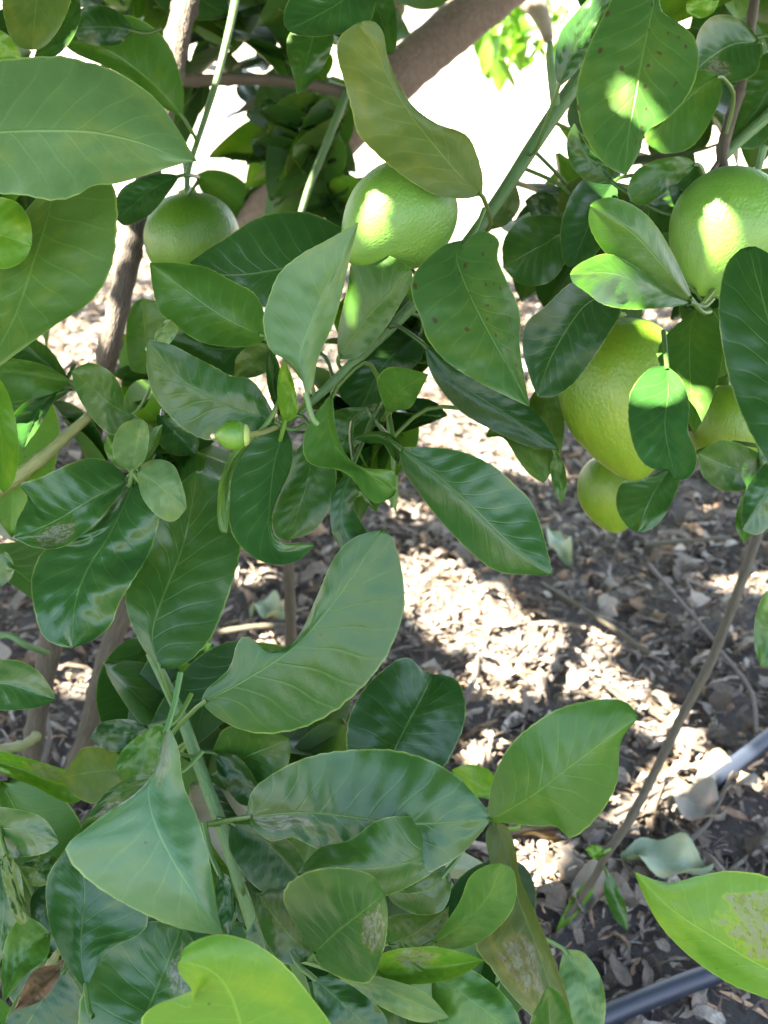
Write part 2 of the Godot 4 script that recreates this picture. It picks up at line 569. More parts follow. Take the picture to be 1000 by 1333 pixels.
func build_litter():
	# mulch that nobody could count
	for kind in 6:
		var mm := MultiMesh.new()
		mm.transform_format = MultiMesh.TRANSFORM_3D
		mm.use_colors = true
		mm.mesh = chip_mesh(kind)
		var n: int = [34000, 20000, 30000, 14000, 22000, 9000][kind]
		mm.instance_count = n
		for i in n:
			var x := rng.randf_range(-1.6, 1.5)
			var z := -0.35 - 2.7 * pow(rng.randf(), 1.35)
			var size: float = clampf(0.0092 * exp(rng.randfn(0, 0.5)), 0.003, 0.036) * [1.0, 1.2, 1.8, 0.6, 1.7, 1.4][kind]
			var b := Basis.from_euler(Vector3(rng.randfn(0, 0.5), rng.randf() * TAU, rng.randfn(0, 0.4))).scaled_local(Vector3(1, rng.randf_range(0.7, 1.5), rng.randf_range(0.7, 1.4)) * size)
			mm.set_instance_transform(i, Transform3D(b, Vector3(x, ground_height(x, z) + rng.randf_range(-0.003, 0.007), z)))
			mm.set_instance_color(i, chip_color())
		var o := MultiMeshInstance3D.new()
		o.name = ["wood_mulch", "bark_mulch", "splinter_mulch", "soil_crumbs", "straw_mulch", "leaf_litter"][kind]
		o.multimesh = mm
		o.material_override = mats["mulch"]
		add_child(o, true)
		tag(o, ["grey and brown wood chips spread under the tree", "curled bark pieces mixed into the mulch", "thin grey splinters mixed into the mulch", "dark crumbs of soil among the chips", "narrow dry straws bent over the mulch", "broken flakes of dry leaf on the mulch"][kind], "mulch", "", "stuff")

	# sticks that can be told apart
	var sticks := [
		[705, 760, 845, 850, 3.6, "long grey stick across the mulch left of the hanging twig"],
		[845, 735, 935, 840, 3.0, "grey stick slanting behind the hanging twig"],
		[935, 845, 985, 955, 2.6, "thin dark stick right of the hanging twig"],
		[600, 920, 622, 855, 3.4, "short grey stick beside the sunlit patch of mulch"],
		[690, 862, 712, 838, 2.6, "short pale stick lying in the sunlit patch"],
		[840, 710, 950, 700, 3.6, "curved pale root lying below the yellow lemon"],
		[800, 1060, 900, 1025, 3.0, "brown stick in front of the fallen grey green leaf"],
		[880, 1110, 955, 1000, 2.4, "thin grey stick between fallen leaf and upper hose"],
		[640, 1085, 790, 1075, 5.0, "thick brown stick behind the lone broad leaf"],
		[250, 830, 375, 815, 4.0, "grey stick lying behind the dark stem stump"],
		[300, 880, 360, 845, 4.0, "pale stick at the left under the curved leaf"],
		[95, 960, 150, 950, 2.4, "thin pale stick between the two left stems"],
		[55, 1000, 60, 930, 2.4, "thin pale stick beside the leftmost stem"],
	]
	for s in sticks:
		var a := on_ground(s[0], s[1], 0.016)
		var b := on_ground(s[2], s[3], 0.022)
		var c := a.lerp(b, 0.5) + Vector3(rng.randfn(0, 0.008), 0.004, rng.randfn(0, 0.008))
		var root := a
		var pts := curve([a - root, c - root, b - root], 12)
		var rr := []
		for i in 13: rr.append(s[4] * 0.001 * (1.0 - 0.35 * i / 12.0))
		var o := put("stick", tube(pts, rr, 7, 0.35, s[0]), mats["bark_grey"] if s[4] < 3.5 else mats["bark_brown"], self, root)
		tag(o, s[5], "stick", "sticks on the mulch")

	# leaves that have fallen
	fallen("fallen_leaf", [808, 1112, 870, 1128, 928, 1130], [835, 1099, 875, 1105], [840, 1146, 885, 1146], "fallen_green", "grey green fallen leaf behind the scarred bright leaf", 0.014)
	fallen("fallen_leaf", [712, 690, 728, 712, 745, 733], [728, 698, 742, 718], [712, 708, 728, 730], "fallen_green", "small pale green fallen leaf beside the glossy leaf tip", 0.014)
	fallen("fallen_leaf", [325, 795, 350, 797, 375, 800], [340, 788, 360, 790], [340, 806, 360, 808], "fallen_green", "small green fallen leaf left of the dark stem stump", 0.016)
	fallen("dry_leaf", [868, 1040, 905, 1050, 945, 1060], [880, 1028, 920, 1035], [880, 1066, 920, 1075], "dry_grey", "curled grey dry leaf above the fallen green leaf", 0.02)
	fallen("dry_leaf", [900, 1025, 940, 1015, 985, 1020], [920, 1000, 960, 1000], [920, 1040, 960, 1042], "dry_grey", "grey dry leaf lying against the upper hose", 0.02)
	fallen("dry_leaf", [740, 1175, 770, 1160, 800, 1170], [750, 1150, 785, 1148], [755, 1190, 785, 1186], "dry_grey", "dark grey dry leaf beside the lower sun patch", 0.02)
	fallen("dry_leaf", [395, 955, 430, 948, 455, 965], [405, 938, 440, 938], [400, 975, 435, 980], "dry", "pale brown dry leaf under the curved leaf", 0.02)
	fallen("dry_leaf", [640, 1062, 690, 1075, 730, 1095], [660, 1052, 705, 1066], [660, 1084, 700, 1098], "dry", "brown dry leaf under the lone broad leaf", 0.016)


func fallen(called: String, mid: Array, a: Array, b: Array, mat: String, label: String, lift: float):
	var f := func(arr): 
		var out := []
		for i in range(0, arr.size(), 2):
			out.append(on_ground(arr[i], arr[i + 1], lift))
		return out
	var m: Array = f.call(mid)
	var root: Vector3 = m[0]
	var ea: Array = [m[0]] + f.call(a) + [m[-1]]
	var eb: Array = [m[0]] + f.call(b) + [m[-1]]
	var c := curve(m, 16)
	var ca := curve(ea, 16)
	var cb := curve(eb, 16)
	var p := []
	var uv := []
	var ph := rng.randf() * 6.0
	for i in 17:
		var row := []
		var uvr := []
		for j in 9:
			var v := j / 4.0 - 1.0
			var q: Vector3 = c[i].lerp(ca[i] if v < 0 else cb[i], absf(v))
			q.y += 0.012 * v * v * sin(PI * i / 16.0) + 0.006 * sin(i * 0.5 + ph + v * 2.0) + 0.004 * sin(i * 0.9 + ph)
			row.append(q - root)
			uvr.append(Vector2(i / 16.0, (v + 1.0) / 2.0))
		p.append(row)
		uv.append(uvr)
	var up: Vector3 = (p[9][4] - p[7][4]).cross(p[8][5] - p[8][3])
	tag(put(called, grid_mesh(p, uv, up.y < 0), mats[mat], self, root), label, "dry leaf" if called == "dry_leaf" else "fallen leaf", "leaves lying on the mulch")


func build_hoses():
	for h in [[[690, 1368, 790, 1322, 860, 1293, 930, 1267, 1010, 1240, 1120, 1205], 0.0073, "black plastic irrigation hose crossing the bottom right corner"], [[926, 1024, 950, 1002, 975, 982, 1005, 958, 1080, 900, 1200, 810], 0.0080, "black irrigation hose at the right edge above the bright leaf"]]:
		var pts := []
		for i in range(0, h[0].size(), 2):
			pts.append(on_ground(h[0][i], h[0][i + 1], h[1] + 0.010))
		var root: Vector3 = pts[0]
		for i in pts.size(): pts[i] = pts[i] - root
		var c := curve(pts, 40)
		var rr := []
		for i in 41: rr.append(h[1])
		tag(put("irrigation_hose", tube(c, rr, 20), mats["hose"], self, root), h[2], "hose", "irrigation hoses on the mulch")


# ------------------------------------------------------------------ the tree
func branch(pts: Array, mat: String, label := "", bumps := 0.15, called := "branch") -> MeshInstance3D:
	# pts: x, y, depth, half-width in picture units
	var q := []
	var rad := []
	for i in range(0, pts.size(), 4):
		q.append(at(pts[i], pts[i + 1], pts[i + 2]))
		rad.append(Vector2(pts[i + 3] * pts[i + 2] / FOCAL, 0))
	if mat == "green_stem":
		bumps = 0.05
		for i in rad.size(): rad[i] *= 0.74
	var n := maxi(14, (q.size() - 1) * 8)
	var c := curve(q, n)
	var rr := []
	for i in n + 1:
		var t := float(i) / n * (rad.size() - 1)
		var k := mini(int(t), rad.size() - 2)
		var nodes := 1.0 + (0.22 * pow(maxf(0.0, sin(i * 1.15 + pts[0])), 8.0) if bumps > 0.1 else 0.0)
		rr.append(lerpf(rad[k].x, rad[k + 1].x, t - k) * nodes)
	var local := []
	for v in c: local.append(v - tree.position)
	var o := put(called, tube(local, rr, 12, bumps, pts[0] * 0.01), mats[mat], tree)
	if label: o.set_meta("label", label)
	branches.append([o, c, rr])
	return o


func build_tree():
	tree = thing("lemon_tree", on_ground(250, 715), "lemon tree with drooping leafy branches filling the picture", "lemon tree")
	branch([250, 715, 1.42, 40, 252, 640, 1.37, 34, 257, 540, 1.3, 30, 268, 450, 1.25, 30, 300, 350, 1.2, 29, 345, 280, 1.16, 29, 400, 222, 1.14, 29, 460, 158, 1.12, 30, 520, 98, 1.1, 31, 590, 38, 1.1, 31, 660, -20, 1.1, 30, 760, -110, 1.1, 28, 860, -260, 1.08, 24], "bark_limb", "thick grey brown limb leaning up to the right", 0.10, "trunk")
	branch([560, -260, 1.75, 60, 640, -110, 1.6, 52, 690, -10, 1.5, 40, 706, 25, 1.48, 24, 714, 52, 1.46, 7], "bark_limb", "dark brown limb ending in a stub", 0.2)
	branch([262, -90, 0.86, 17, 246, -10, 0.83, 16, 233, 40, 0.81, 16, 221, 100, 0.79, 17, 200, 200, 0.75, 16, 178, 290, 0.72, 15, 163, 360, 0.71, 15, 148, 430, 0.71, 14.5, 138, 470, 0.72, 13], "bark_grey", "upright grey brown stem at the left", 0.12)
	branch([150, 420, 0.71, 14, 133, 500, 0.73, 12.5, 117, 590, 0.76, 11, 95, 700, 0.8, 12, 72, 800, 0.84, 14, 60, 870, 0.86, 15, 46, 950, 0.88, 13, 38, 1010, 0.9, 12, 30, 1065, 0.92, 12], "bark_brown", "dark lower part of the left stem", 0.12)
	branch([200, 690, 0.86, 9, 168, 780, 0.84, 11, 146, 835, 0.84, 13, 130, 890, 0.85, 13, 112, 960, 0.87, 12, 96, 1000, 0.88, 12, 80, 1055, 0.92, 11], "bark_brown", "grey green stem rising from the mulch")
	branch([312, -60, 0.76, 7, 308, -10, 0.74, 7, 297, 45, 0.72, 7, 282, 105, 0.71, 6.5, 265, 160, 0.7, 6, 250, 205, 0.69, 5.5, 244, 232, 0.685, 5, 244, 254, 0.68, 5], "green_stem", "green twig that carries the left lemon")
	branch([860, -30, 0.7, 15, 800, 45, 0.66, 15, 750, 108, 0.63, 15, 702, 178, 0.61, 14.5, 662, 240, 0.6, 15, 628, 290, 0.595, 14, 585, 345, 0.59, 12, 535, 400, 0.585, 11, 490, 443, 0.58, 11, 440, 492, 0.575, 11, 400, 528, 0.57, 9, 368, 556, 0.565, 5], "green_stem", "smooth green branch running from upper right to the centre")
	branch([724, 140, 0.618, 9, 720, 112, 0.61, 8, 716, 80, 0.61, 7, 716, 55, 0.61, 5], "green_stem")
	branch([990, -60, 0.7, 8, 982, 0, 0.68, 7, 974, 55, 0.66, 7, 965, 110, 0.65, 6.5, 948, 165, 0.64, 7.5, 940, 200, 0.63, 8, 946, 232, 0.62, 6], "bark_brown", "knobbly twig above the right lemon")
	branch([1060, 90, 0.66, 13, 1000, 150, 0.65, 11, 965, 182, 0.645, 10, 942, 205, 0.64, 8], "green_stem")
	branch([938, 208, 0.63, 4, 915, 240, 0.6, 3, 893, 275, 0.58, 3, 880, 310, 0.575, 2.5, 868, 350, 0.575, 2], "bark_brown")
	branch([1040, 560, 0.9, 7, 1010, 640, 0.88, 7, 988, 692, 0.86, 6.5, 960, 772, 0.84, 6.5, 925, 862, 0.82, 6.5, 888, 932, 0.81, 6, 850, 1010, 0.8, 6, 816, 1074, 0.79, 6, 792, 1108, 0.785, 6, 775, 1140, 0.79, 5, 745, 1185, 0.8, 4, 700, 1245, 0.81, 3], "bark_brown", "thin brown twig hanging in front of the mulch")
	branch([196, 850, 0.58, 9, 212, 882, 0.575, 10, 235, 930, 0.565, 11, 250, 970, 0.56, 11, 272, 1030, 0.55, 11.5, 292, 1085, 0.545, 11.5, 312, 1150, 0.54, 11, 330, 1210, 0.54, 10, 350, 1290, 0.54, 10, 372, 1390, 0.56, 11], "green_stem", "green shoot standing among the lower leaves")
	branch([504, 525, 0.56, 4.5, 507, 560, 0.57, 4.5, 512, 600, 0.58, 4, 510, 660, 0.6, 3], "green_stem")
	branch([372, 690, 0.72, 6, 376, 745, 0.73, 7, 378, 800, 0.75, 7.5, 380, 860, 0.78, 8, 384, 930, 0.82, 8], "bark_brown", "short dark stem under the hooked leaf")
	branch([-60, 665, 0.72, 13, 0, 636, 0.7, 11, 55, 596, 0.69, 10, 90, 565, 0.69, 8, 118, 540, 0.69, 6], "lime_stem", "yellow green twig at the left edge")
	branch([180, 108, 0.9, 8, 250, 105, 0.89, 8, 330, 103, 0.88, 7.5, 400, 110, 0.88, 7, 450, 122, 0.88, 8, 520, 150, 0.9, 7], "bark_brown")
	branch([452, 120, 0.87, 7.5, 436, 160, 0.86, 7.5, 418, 205, 0.86, 7, 402, 245, 0.86, 6, 385, 300, 0.86, 5], "green_stem")
	branch([-60, 880, 0.7, 5, 0, 828, 0.7, 6, 35, 840, 0.7, 6, 62, 850, 0.72, 5], "green_stem")
	branch([-50, 985, 0.76, 8, 0, 976, 0.78, 7, 30, 970, 0.8, 6.5, 48, 958, 0.84, 6], "lime_stem")
	branch([40, 1300, 0.56, 8, 62, 1262, 0.55, 7, 74, 1240, 0.55, 6, 70, 1228, 0.545, 3], "lime_stem")
	branch([645, 1058, 0.56, 4, 652, 1090, 0.56, 4.5, 664, 1140, 0.56, 4.5, 655, 1230, 0.57, 5, 640, 1330, 0.58, 5, 630, 1420, 0.6, 5], "green_stem")
	branch([1000, 640, 0.6, 4, 985, 560, 0.59, 4, 978, 480, 0.58, 5, 960, 420, 0.57, 5, 935, 385, 0.56, 5, 915, 392, 0.55, 4], "green_stem")


# kind, depth at stalk and tip; outline in picture units: midrib from stalk to tip, then the two edges between them.
# bend, ea, eb: how far (mm) the middle of the blade and its two edges lie behind the straight sheet. wav: waviness (mm).
func lf(kind: String, d0: float, d1: float, mid: Array, a: Array, b: Array, bend := 0.0, ea := 999.0, eb := 999.0, wav := 2.2, label := ""):
	var nu := 40
	var nv := 6
	if ea > 900.0: ea = rng.randf_range(-9.0, 5.0)
	if eb > 900.0: eb = rng.randf_range(-9.0, 5.0)
	var two := func(arr):
		var out := []
		for i in range(0, arr.size(), 2): out.append(Vector2(arr[i], arr[i + 1]))
		return out
	var m: Array = two.call(mid)
	var ca := curve([m[0]] + two.call(a) + [m[-1]], nu)
	var cb := curve([m[0]] + two.call(b) + [m[-1]], nu)
	var cm := curve(m, nu)
	var ph := rng.randf() * 9.0
	var fr := rng.randf_range(1.2, 2.2)
	var teeth := rng.randf_range(17, 23)
	var p := []
	var uv := []
	var size := 0.0
	for i in nu: size += cm[i].distance_to(cm[i + 1])
	var quilt := 0.0036 * size * d0 / FOCAL * (1.9 if wav > 3.1 else 1.0)
	for i in nu + 1:
		var u := float(i) / nu
		var row := []
		var uvr := []
		var arch := pow(sin(PI * clampf(u, 0.001, 0.999)), 0.7)
		for j in nv * 2 + 1:
			var v := float(j - nv) / nv
			var e = ca[i] if v < 0 else cb[i]
			var s := absf(v)
			# small scalloped teeth along the rim
			var reach := s
			if s > 0.99:
				reach *= 1.0 - 0.016 * (0.5 + 0.5 * sin(u * teeth * TAU + ph)) - 0.012 * noise.get_noise_2d(u * 30.0 + ph, v * 9.0)
			var q: Vector2 = cm[i].lerp(e, reach)
			var d := lerpf(d0, d1, u) + 0.001 * bend * 4.0 * u * (1.0 - u)
			d += 0.001 * (ea if v < 0 else eb) * pow(s, 1.35) * arch
			d += 0.001 * wav * (s * sin(u * fr * TAU + ph + v * 1.5) * 0.9 + noise.get_noise_3d(u * 2.4, v * 1.3, ph) * 0.9) * arch
			d += quilt * sin(PI * s) * sin(u * 10.5 * TAU - s * 3.0) * arch - 0.0016 * maxf(0.0, s - 0.8) * 5.0 * noise.get_noise_2d(u * 4.0 + ph, v * 2.0) * arch     # quilting between the veins
			row.append(at(q.x, q.y, d))
			uvr.append(Vector2(u, (v + 1.0) * 0.5))
		p.append(row)
		uv.append(uvr)
	hang(kind, p, uv, label)


# gives a finished blade its stalk and hangs it on the nearest branch
func hang(kind: String, p: Array, uv: Array, label := "", called := "leaf"):
	var c: int = p[0].size() / 2
	var base: Vector3 = p[0][c]
	var best := 1e9
	var who = branches[0]
	var where := Vector3.ZERO
	for br in branches:
		for i in range(0, br[1].size()):
			var d: float = br[1][i].distance_to(base)
			if d < best:
				best = d
				who = br
				where = br[1][i]
	var local := []
	for row in p:
		var r2 := []
		for q in row: r2.append(q - base)
		local.append(r2)
	var n := 0
	var out: Vector3 = (base - p[3][c]).normalized()
	var pts := []
	if best < 0.075:
		var to := where - base
		pts = curve([to, to * 0.45 + out * best * 0.25, Vector3.ZERO, -out * 0.003], 8)
	else:
		pts = curve([out * 0.016 + Vector3(0, 0.004, -0.004), out * 0.008, Vector3.ZERO, -out * 0.003], 6)
	var rr := []
	for i in pts.size(): rr.append(0.00115)
	# blade and stalk share the leaf's material: the stalk is coloured as the midrib
	var am := grid_mesh(local, uv, (p[12 if p.size() > 24 else p.size() / 2][c + 1] - p[12 if p.size() > 24 else p.size() / 2][c - 1]).cross(out).dot(EYE - base) < 0.0)
	var st := SurfaceTool.new()
	st.append_from(am, 0, Transform3D())
	var g := tube_grid(pts, rr, 6)
	for row in g[1]:
		for k in row.size(): row[k] = Vector2(0.25, 0.5)
	st.append_from(grid_mesh(g[0], g[1], true), 0, Transform3D())
	var o := put(called, st.commit(), mats[kind], who[0], base - tree.position)
	if label: o.set_meta("label", label)


func build_leaves():
	# upper left
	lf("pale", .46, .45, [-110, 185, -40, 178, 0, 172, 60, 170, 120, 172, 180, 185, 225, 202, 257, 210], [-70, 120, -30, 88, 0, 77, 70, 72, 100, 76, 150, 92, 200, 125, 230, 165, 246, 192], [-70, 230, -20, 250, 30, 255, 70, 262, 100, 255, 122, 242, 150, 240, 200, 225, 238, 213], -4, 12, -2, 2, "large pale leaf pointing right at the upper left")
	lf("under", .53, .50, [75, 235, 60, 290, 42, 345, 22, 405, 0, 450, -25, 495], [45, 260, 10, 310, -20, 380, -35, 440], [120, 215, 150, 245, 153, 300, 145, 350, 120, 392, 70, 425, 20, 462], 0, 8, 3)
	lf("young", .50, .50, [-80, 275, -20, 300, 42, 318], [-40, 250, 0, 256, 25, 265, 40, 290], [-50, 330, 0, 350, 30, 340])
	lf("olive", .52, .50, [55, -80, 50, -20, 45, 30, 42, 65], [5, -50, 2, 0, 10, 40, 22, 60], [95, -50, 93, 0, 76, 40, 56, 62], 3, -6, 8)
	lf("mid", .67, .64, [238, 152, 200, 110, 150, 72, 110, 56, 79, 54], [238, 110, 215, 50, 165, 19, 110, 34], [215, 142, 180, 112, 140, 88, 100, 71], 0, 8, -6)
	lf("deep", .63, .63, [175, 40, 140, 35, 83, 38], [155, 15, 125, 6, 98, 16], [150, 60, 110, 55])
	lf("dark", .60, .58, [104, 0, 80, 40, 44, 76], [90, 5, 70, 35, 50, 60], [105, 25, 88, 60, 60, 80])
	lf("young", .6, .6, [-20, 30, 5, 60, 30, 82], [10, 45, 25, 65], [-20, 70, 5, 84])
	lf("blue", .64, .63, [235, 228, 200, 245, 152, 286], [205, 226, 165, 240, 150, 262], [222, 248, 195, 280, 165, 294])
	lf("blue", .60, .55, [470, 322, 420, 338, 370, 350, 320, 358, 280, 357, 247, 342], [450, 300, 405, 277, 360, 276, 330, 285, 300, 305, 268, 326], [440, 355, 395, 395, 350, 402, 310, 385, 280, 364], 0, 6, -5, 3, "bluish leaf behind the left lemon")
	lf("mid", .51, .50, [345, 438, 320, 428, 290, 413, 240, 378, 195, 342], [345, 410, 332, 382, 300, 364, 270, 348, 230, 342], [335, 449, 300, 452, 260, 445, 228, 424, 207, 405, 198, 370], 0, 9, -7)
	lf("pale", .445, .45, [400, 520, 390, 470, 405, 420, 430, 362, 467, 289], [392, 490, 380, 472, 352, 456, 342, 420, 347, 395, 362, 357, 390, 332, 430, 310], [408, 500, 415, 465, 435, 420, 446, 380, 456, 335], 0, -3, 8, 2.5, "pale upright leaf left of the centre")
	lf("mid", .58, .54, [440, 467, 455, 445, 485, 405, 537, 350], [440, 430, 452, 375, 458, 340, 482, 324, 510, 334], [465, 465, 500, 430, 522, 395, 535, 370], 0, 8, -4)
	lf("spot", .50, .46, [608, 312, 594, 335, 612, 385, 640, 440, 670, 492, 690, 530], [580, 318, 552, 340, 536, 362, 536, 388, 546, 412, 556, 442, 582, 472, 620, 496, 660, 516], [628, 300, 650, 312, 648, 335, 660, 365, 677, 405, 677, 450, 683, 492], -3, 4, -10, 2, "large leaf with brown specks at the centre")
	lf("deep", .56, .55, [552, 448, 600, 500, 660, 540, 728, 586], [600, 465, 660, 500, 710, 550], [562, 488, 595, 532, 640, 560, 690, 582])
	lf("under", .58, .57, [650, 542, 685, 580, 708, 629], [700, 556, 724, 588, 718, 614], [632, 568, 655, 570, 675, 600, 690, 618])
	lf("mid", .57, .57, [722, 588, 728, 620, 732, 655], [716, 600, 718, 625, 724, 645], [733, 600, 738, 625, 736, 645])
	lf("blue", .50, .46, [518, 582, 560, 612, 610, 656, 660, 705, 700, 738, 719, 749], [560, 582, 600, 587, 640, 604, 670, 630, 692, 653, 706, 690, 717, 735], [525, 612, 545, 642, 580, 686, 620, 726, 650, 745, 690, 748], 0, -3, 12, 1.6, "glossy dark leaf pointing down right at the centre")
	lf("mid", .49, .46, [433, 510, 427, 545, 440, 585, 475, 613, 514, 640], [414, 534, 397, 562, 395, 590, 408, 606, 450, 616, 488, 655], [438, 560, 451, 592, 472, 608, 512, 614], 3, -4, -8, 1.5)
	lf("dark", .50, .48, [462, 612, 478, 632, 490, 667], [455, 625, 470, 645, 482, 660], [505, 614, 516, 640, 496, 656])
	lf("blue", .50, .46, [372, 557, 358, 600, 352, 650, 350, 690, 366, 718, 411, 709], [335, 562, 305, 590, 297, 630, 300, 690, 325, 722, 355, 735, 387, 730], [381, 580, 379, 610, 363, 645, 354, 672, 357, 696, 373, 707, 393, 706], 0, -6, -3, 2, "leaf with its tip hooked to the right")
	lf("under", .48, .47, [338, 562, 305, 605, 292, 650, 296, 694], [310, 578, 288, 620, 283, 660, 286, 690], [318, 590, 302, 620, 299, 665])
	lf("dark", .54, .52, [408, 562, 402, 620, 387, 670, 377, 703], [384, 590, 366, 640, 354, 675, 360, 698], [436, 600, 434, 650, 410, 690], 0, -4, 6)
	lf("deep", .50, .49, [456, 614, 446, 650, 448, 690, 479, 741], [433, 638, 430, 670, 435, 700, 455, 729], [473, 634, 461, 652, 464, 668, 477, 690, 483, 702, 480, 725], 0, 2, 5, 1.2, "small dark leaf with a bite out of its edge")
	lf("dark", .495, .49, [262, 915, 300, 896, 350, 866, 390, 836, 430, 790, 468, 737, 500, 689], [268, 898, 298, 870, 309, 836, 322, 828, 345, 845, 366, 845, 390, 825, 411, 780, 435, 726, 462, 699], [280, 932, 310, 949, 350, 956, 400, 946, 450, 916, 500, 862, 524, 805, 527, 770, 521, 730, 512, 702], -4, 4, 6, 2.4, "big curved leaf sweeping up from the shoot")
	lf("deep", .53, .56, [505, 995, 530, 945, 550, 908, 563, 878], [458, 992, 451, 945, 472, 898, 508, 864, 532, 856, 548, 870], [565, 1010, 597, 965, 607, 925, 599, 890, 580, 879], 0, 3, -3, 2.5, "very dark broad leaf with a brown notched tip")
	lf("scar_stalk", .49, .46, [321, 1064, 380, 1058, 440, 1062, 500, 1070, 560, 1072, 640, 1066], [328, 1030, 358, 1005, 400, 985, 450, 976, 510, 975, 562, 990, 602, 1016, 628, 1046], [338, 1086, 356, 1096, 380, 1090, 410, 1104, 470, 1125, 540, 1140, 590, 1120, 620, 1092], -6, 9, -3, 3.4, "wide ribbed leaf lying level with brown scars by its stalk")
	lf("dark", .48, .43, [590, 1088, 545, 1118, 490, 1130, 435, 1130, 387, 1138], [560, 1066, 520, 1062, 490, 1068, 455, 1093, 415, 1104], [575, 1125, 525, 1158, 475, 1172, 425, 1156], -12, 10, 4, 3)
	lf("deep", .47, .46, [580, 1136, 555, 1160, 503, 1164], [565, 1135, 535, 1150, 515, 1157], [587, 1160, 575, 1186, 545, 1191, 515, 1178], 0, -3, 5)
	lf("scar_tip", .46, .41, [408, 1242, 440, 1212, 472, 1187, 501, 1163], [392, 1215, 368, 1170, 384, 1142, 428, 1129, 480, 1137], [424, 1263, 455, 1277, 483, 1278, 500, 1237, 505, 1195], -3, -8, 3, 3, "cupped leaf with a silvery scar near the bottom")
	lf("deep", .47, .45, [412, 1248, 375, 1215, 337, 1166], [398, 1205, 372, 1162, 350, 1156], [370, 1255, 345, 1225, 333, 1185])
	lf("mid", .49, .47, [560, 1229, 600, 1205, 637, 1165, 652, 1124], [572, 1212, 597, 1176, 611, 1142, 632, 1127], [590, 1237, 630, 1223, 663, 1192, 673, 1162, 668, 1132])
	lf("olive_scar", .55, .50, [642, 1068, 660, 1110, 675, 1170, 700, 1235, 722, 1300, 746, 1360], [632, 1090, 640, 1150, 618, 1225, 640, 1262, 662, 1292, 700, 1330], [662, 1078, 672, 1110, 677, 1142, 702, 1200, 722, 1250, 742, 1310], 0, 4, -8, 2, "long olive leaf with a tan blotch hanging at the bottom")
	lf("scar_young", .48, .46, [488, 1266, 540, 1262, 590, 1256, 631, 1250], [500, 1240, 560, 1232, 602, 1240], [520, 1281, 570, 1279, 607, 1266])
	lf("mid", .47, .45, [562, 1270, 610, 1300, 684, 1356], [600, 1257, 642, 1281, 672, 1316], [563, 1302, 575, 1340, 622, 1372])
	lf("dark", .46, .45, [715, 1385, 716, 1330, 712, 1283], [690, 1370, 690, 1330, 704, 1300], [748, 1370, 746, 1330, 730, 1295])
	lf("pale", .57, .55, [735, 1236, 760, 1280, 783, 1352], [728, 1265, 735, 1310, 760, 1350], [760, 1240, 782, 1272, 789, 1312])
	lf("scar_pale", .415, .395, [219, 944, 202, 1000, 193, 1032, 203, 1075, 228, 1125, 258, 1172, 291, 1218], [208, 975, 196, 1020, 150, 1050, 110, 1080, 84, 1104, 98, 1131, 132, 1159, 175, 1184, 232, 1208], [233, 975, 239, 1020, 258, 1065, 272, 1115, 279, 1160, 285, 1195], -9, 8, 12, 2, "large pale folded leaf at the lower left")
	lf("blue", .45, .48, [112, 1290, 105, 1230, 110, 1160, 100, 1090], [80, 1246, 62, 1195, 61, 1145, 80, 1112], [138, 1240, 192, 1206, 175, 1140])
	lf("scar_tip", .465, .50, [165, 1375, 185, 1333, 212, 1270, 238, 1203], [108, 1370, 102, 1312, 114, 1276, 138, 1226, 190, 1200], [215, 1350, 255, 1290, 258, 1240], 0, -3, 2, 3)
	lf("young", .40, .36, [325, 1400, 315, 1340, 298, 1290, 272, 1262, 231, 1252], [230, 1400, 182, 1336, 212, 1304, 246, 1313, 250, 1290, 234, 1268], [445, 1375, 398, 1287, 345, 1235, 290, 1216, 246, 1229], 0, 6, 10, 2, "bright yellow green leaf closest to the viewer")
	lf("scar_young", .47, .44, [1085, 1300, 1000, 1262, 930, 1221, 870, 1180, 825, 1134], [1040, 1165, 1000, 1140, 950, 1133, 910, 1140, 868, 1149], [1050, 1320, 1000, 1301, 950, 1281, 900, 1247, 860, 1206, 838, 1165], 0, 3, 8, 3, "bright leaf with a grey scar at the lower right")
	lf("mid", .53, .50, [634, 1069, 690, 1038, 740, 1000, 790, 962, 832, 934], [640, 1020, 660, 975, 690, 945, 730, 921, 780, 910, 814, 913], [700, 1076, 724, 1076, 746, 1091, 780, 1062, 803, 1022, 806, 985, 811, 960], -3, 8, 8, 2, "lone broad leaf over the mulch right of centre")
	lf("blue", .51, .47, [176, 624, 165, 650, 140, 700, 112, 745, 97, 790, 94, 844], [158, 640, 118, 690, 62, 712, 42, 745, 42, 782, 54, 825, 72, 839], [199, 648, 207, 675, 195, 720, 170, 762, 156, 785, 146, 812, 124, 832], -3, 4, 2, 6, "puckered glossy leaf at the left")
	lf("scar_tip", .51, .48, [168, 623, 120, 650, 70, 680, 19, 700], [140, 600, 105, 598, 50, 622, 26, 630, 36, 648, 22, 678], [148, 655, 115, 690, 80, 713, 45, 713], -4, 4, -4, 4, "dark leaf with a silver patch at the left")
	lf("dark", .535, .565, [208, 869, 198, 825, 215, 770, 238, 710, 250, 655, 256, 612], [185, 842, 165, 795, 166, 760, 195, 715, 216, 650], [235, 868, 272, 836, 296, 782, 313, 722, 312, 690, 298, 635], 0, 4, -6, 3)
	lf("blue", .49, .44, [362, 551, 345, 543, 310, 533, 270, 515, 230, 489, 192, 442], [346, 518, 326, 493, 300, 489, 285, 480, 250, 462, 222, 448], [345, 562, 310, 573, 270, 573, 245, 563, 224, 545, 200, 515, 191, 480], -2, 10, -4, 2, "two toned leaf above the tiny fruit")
	lf("dark", .52, .50, [180, 547, 142, 524, 115, 500, 93, 483], [166, 532, 156, 500, 140, 481, 116, 472], [165, 556, 145, 566, 120, 545, 100, 512], 0, -5, 5)
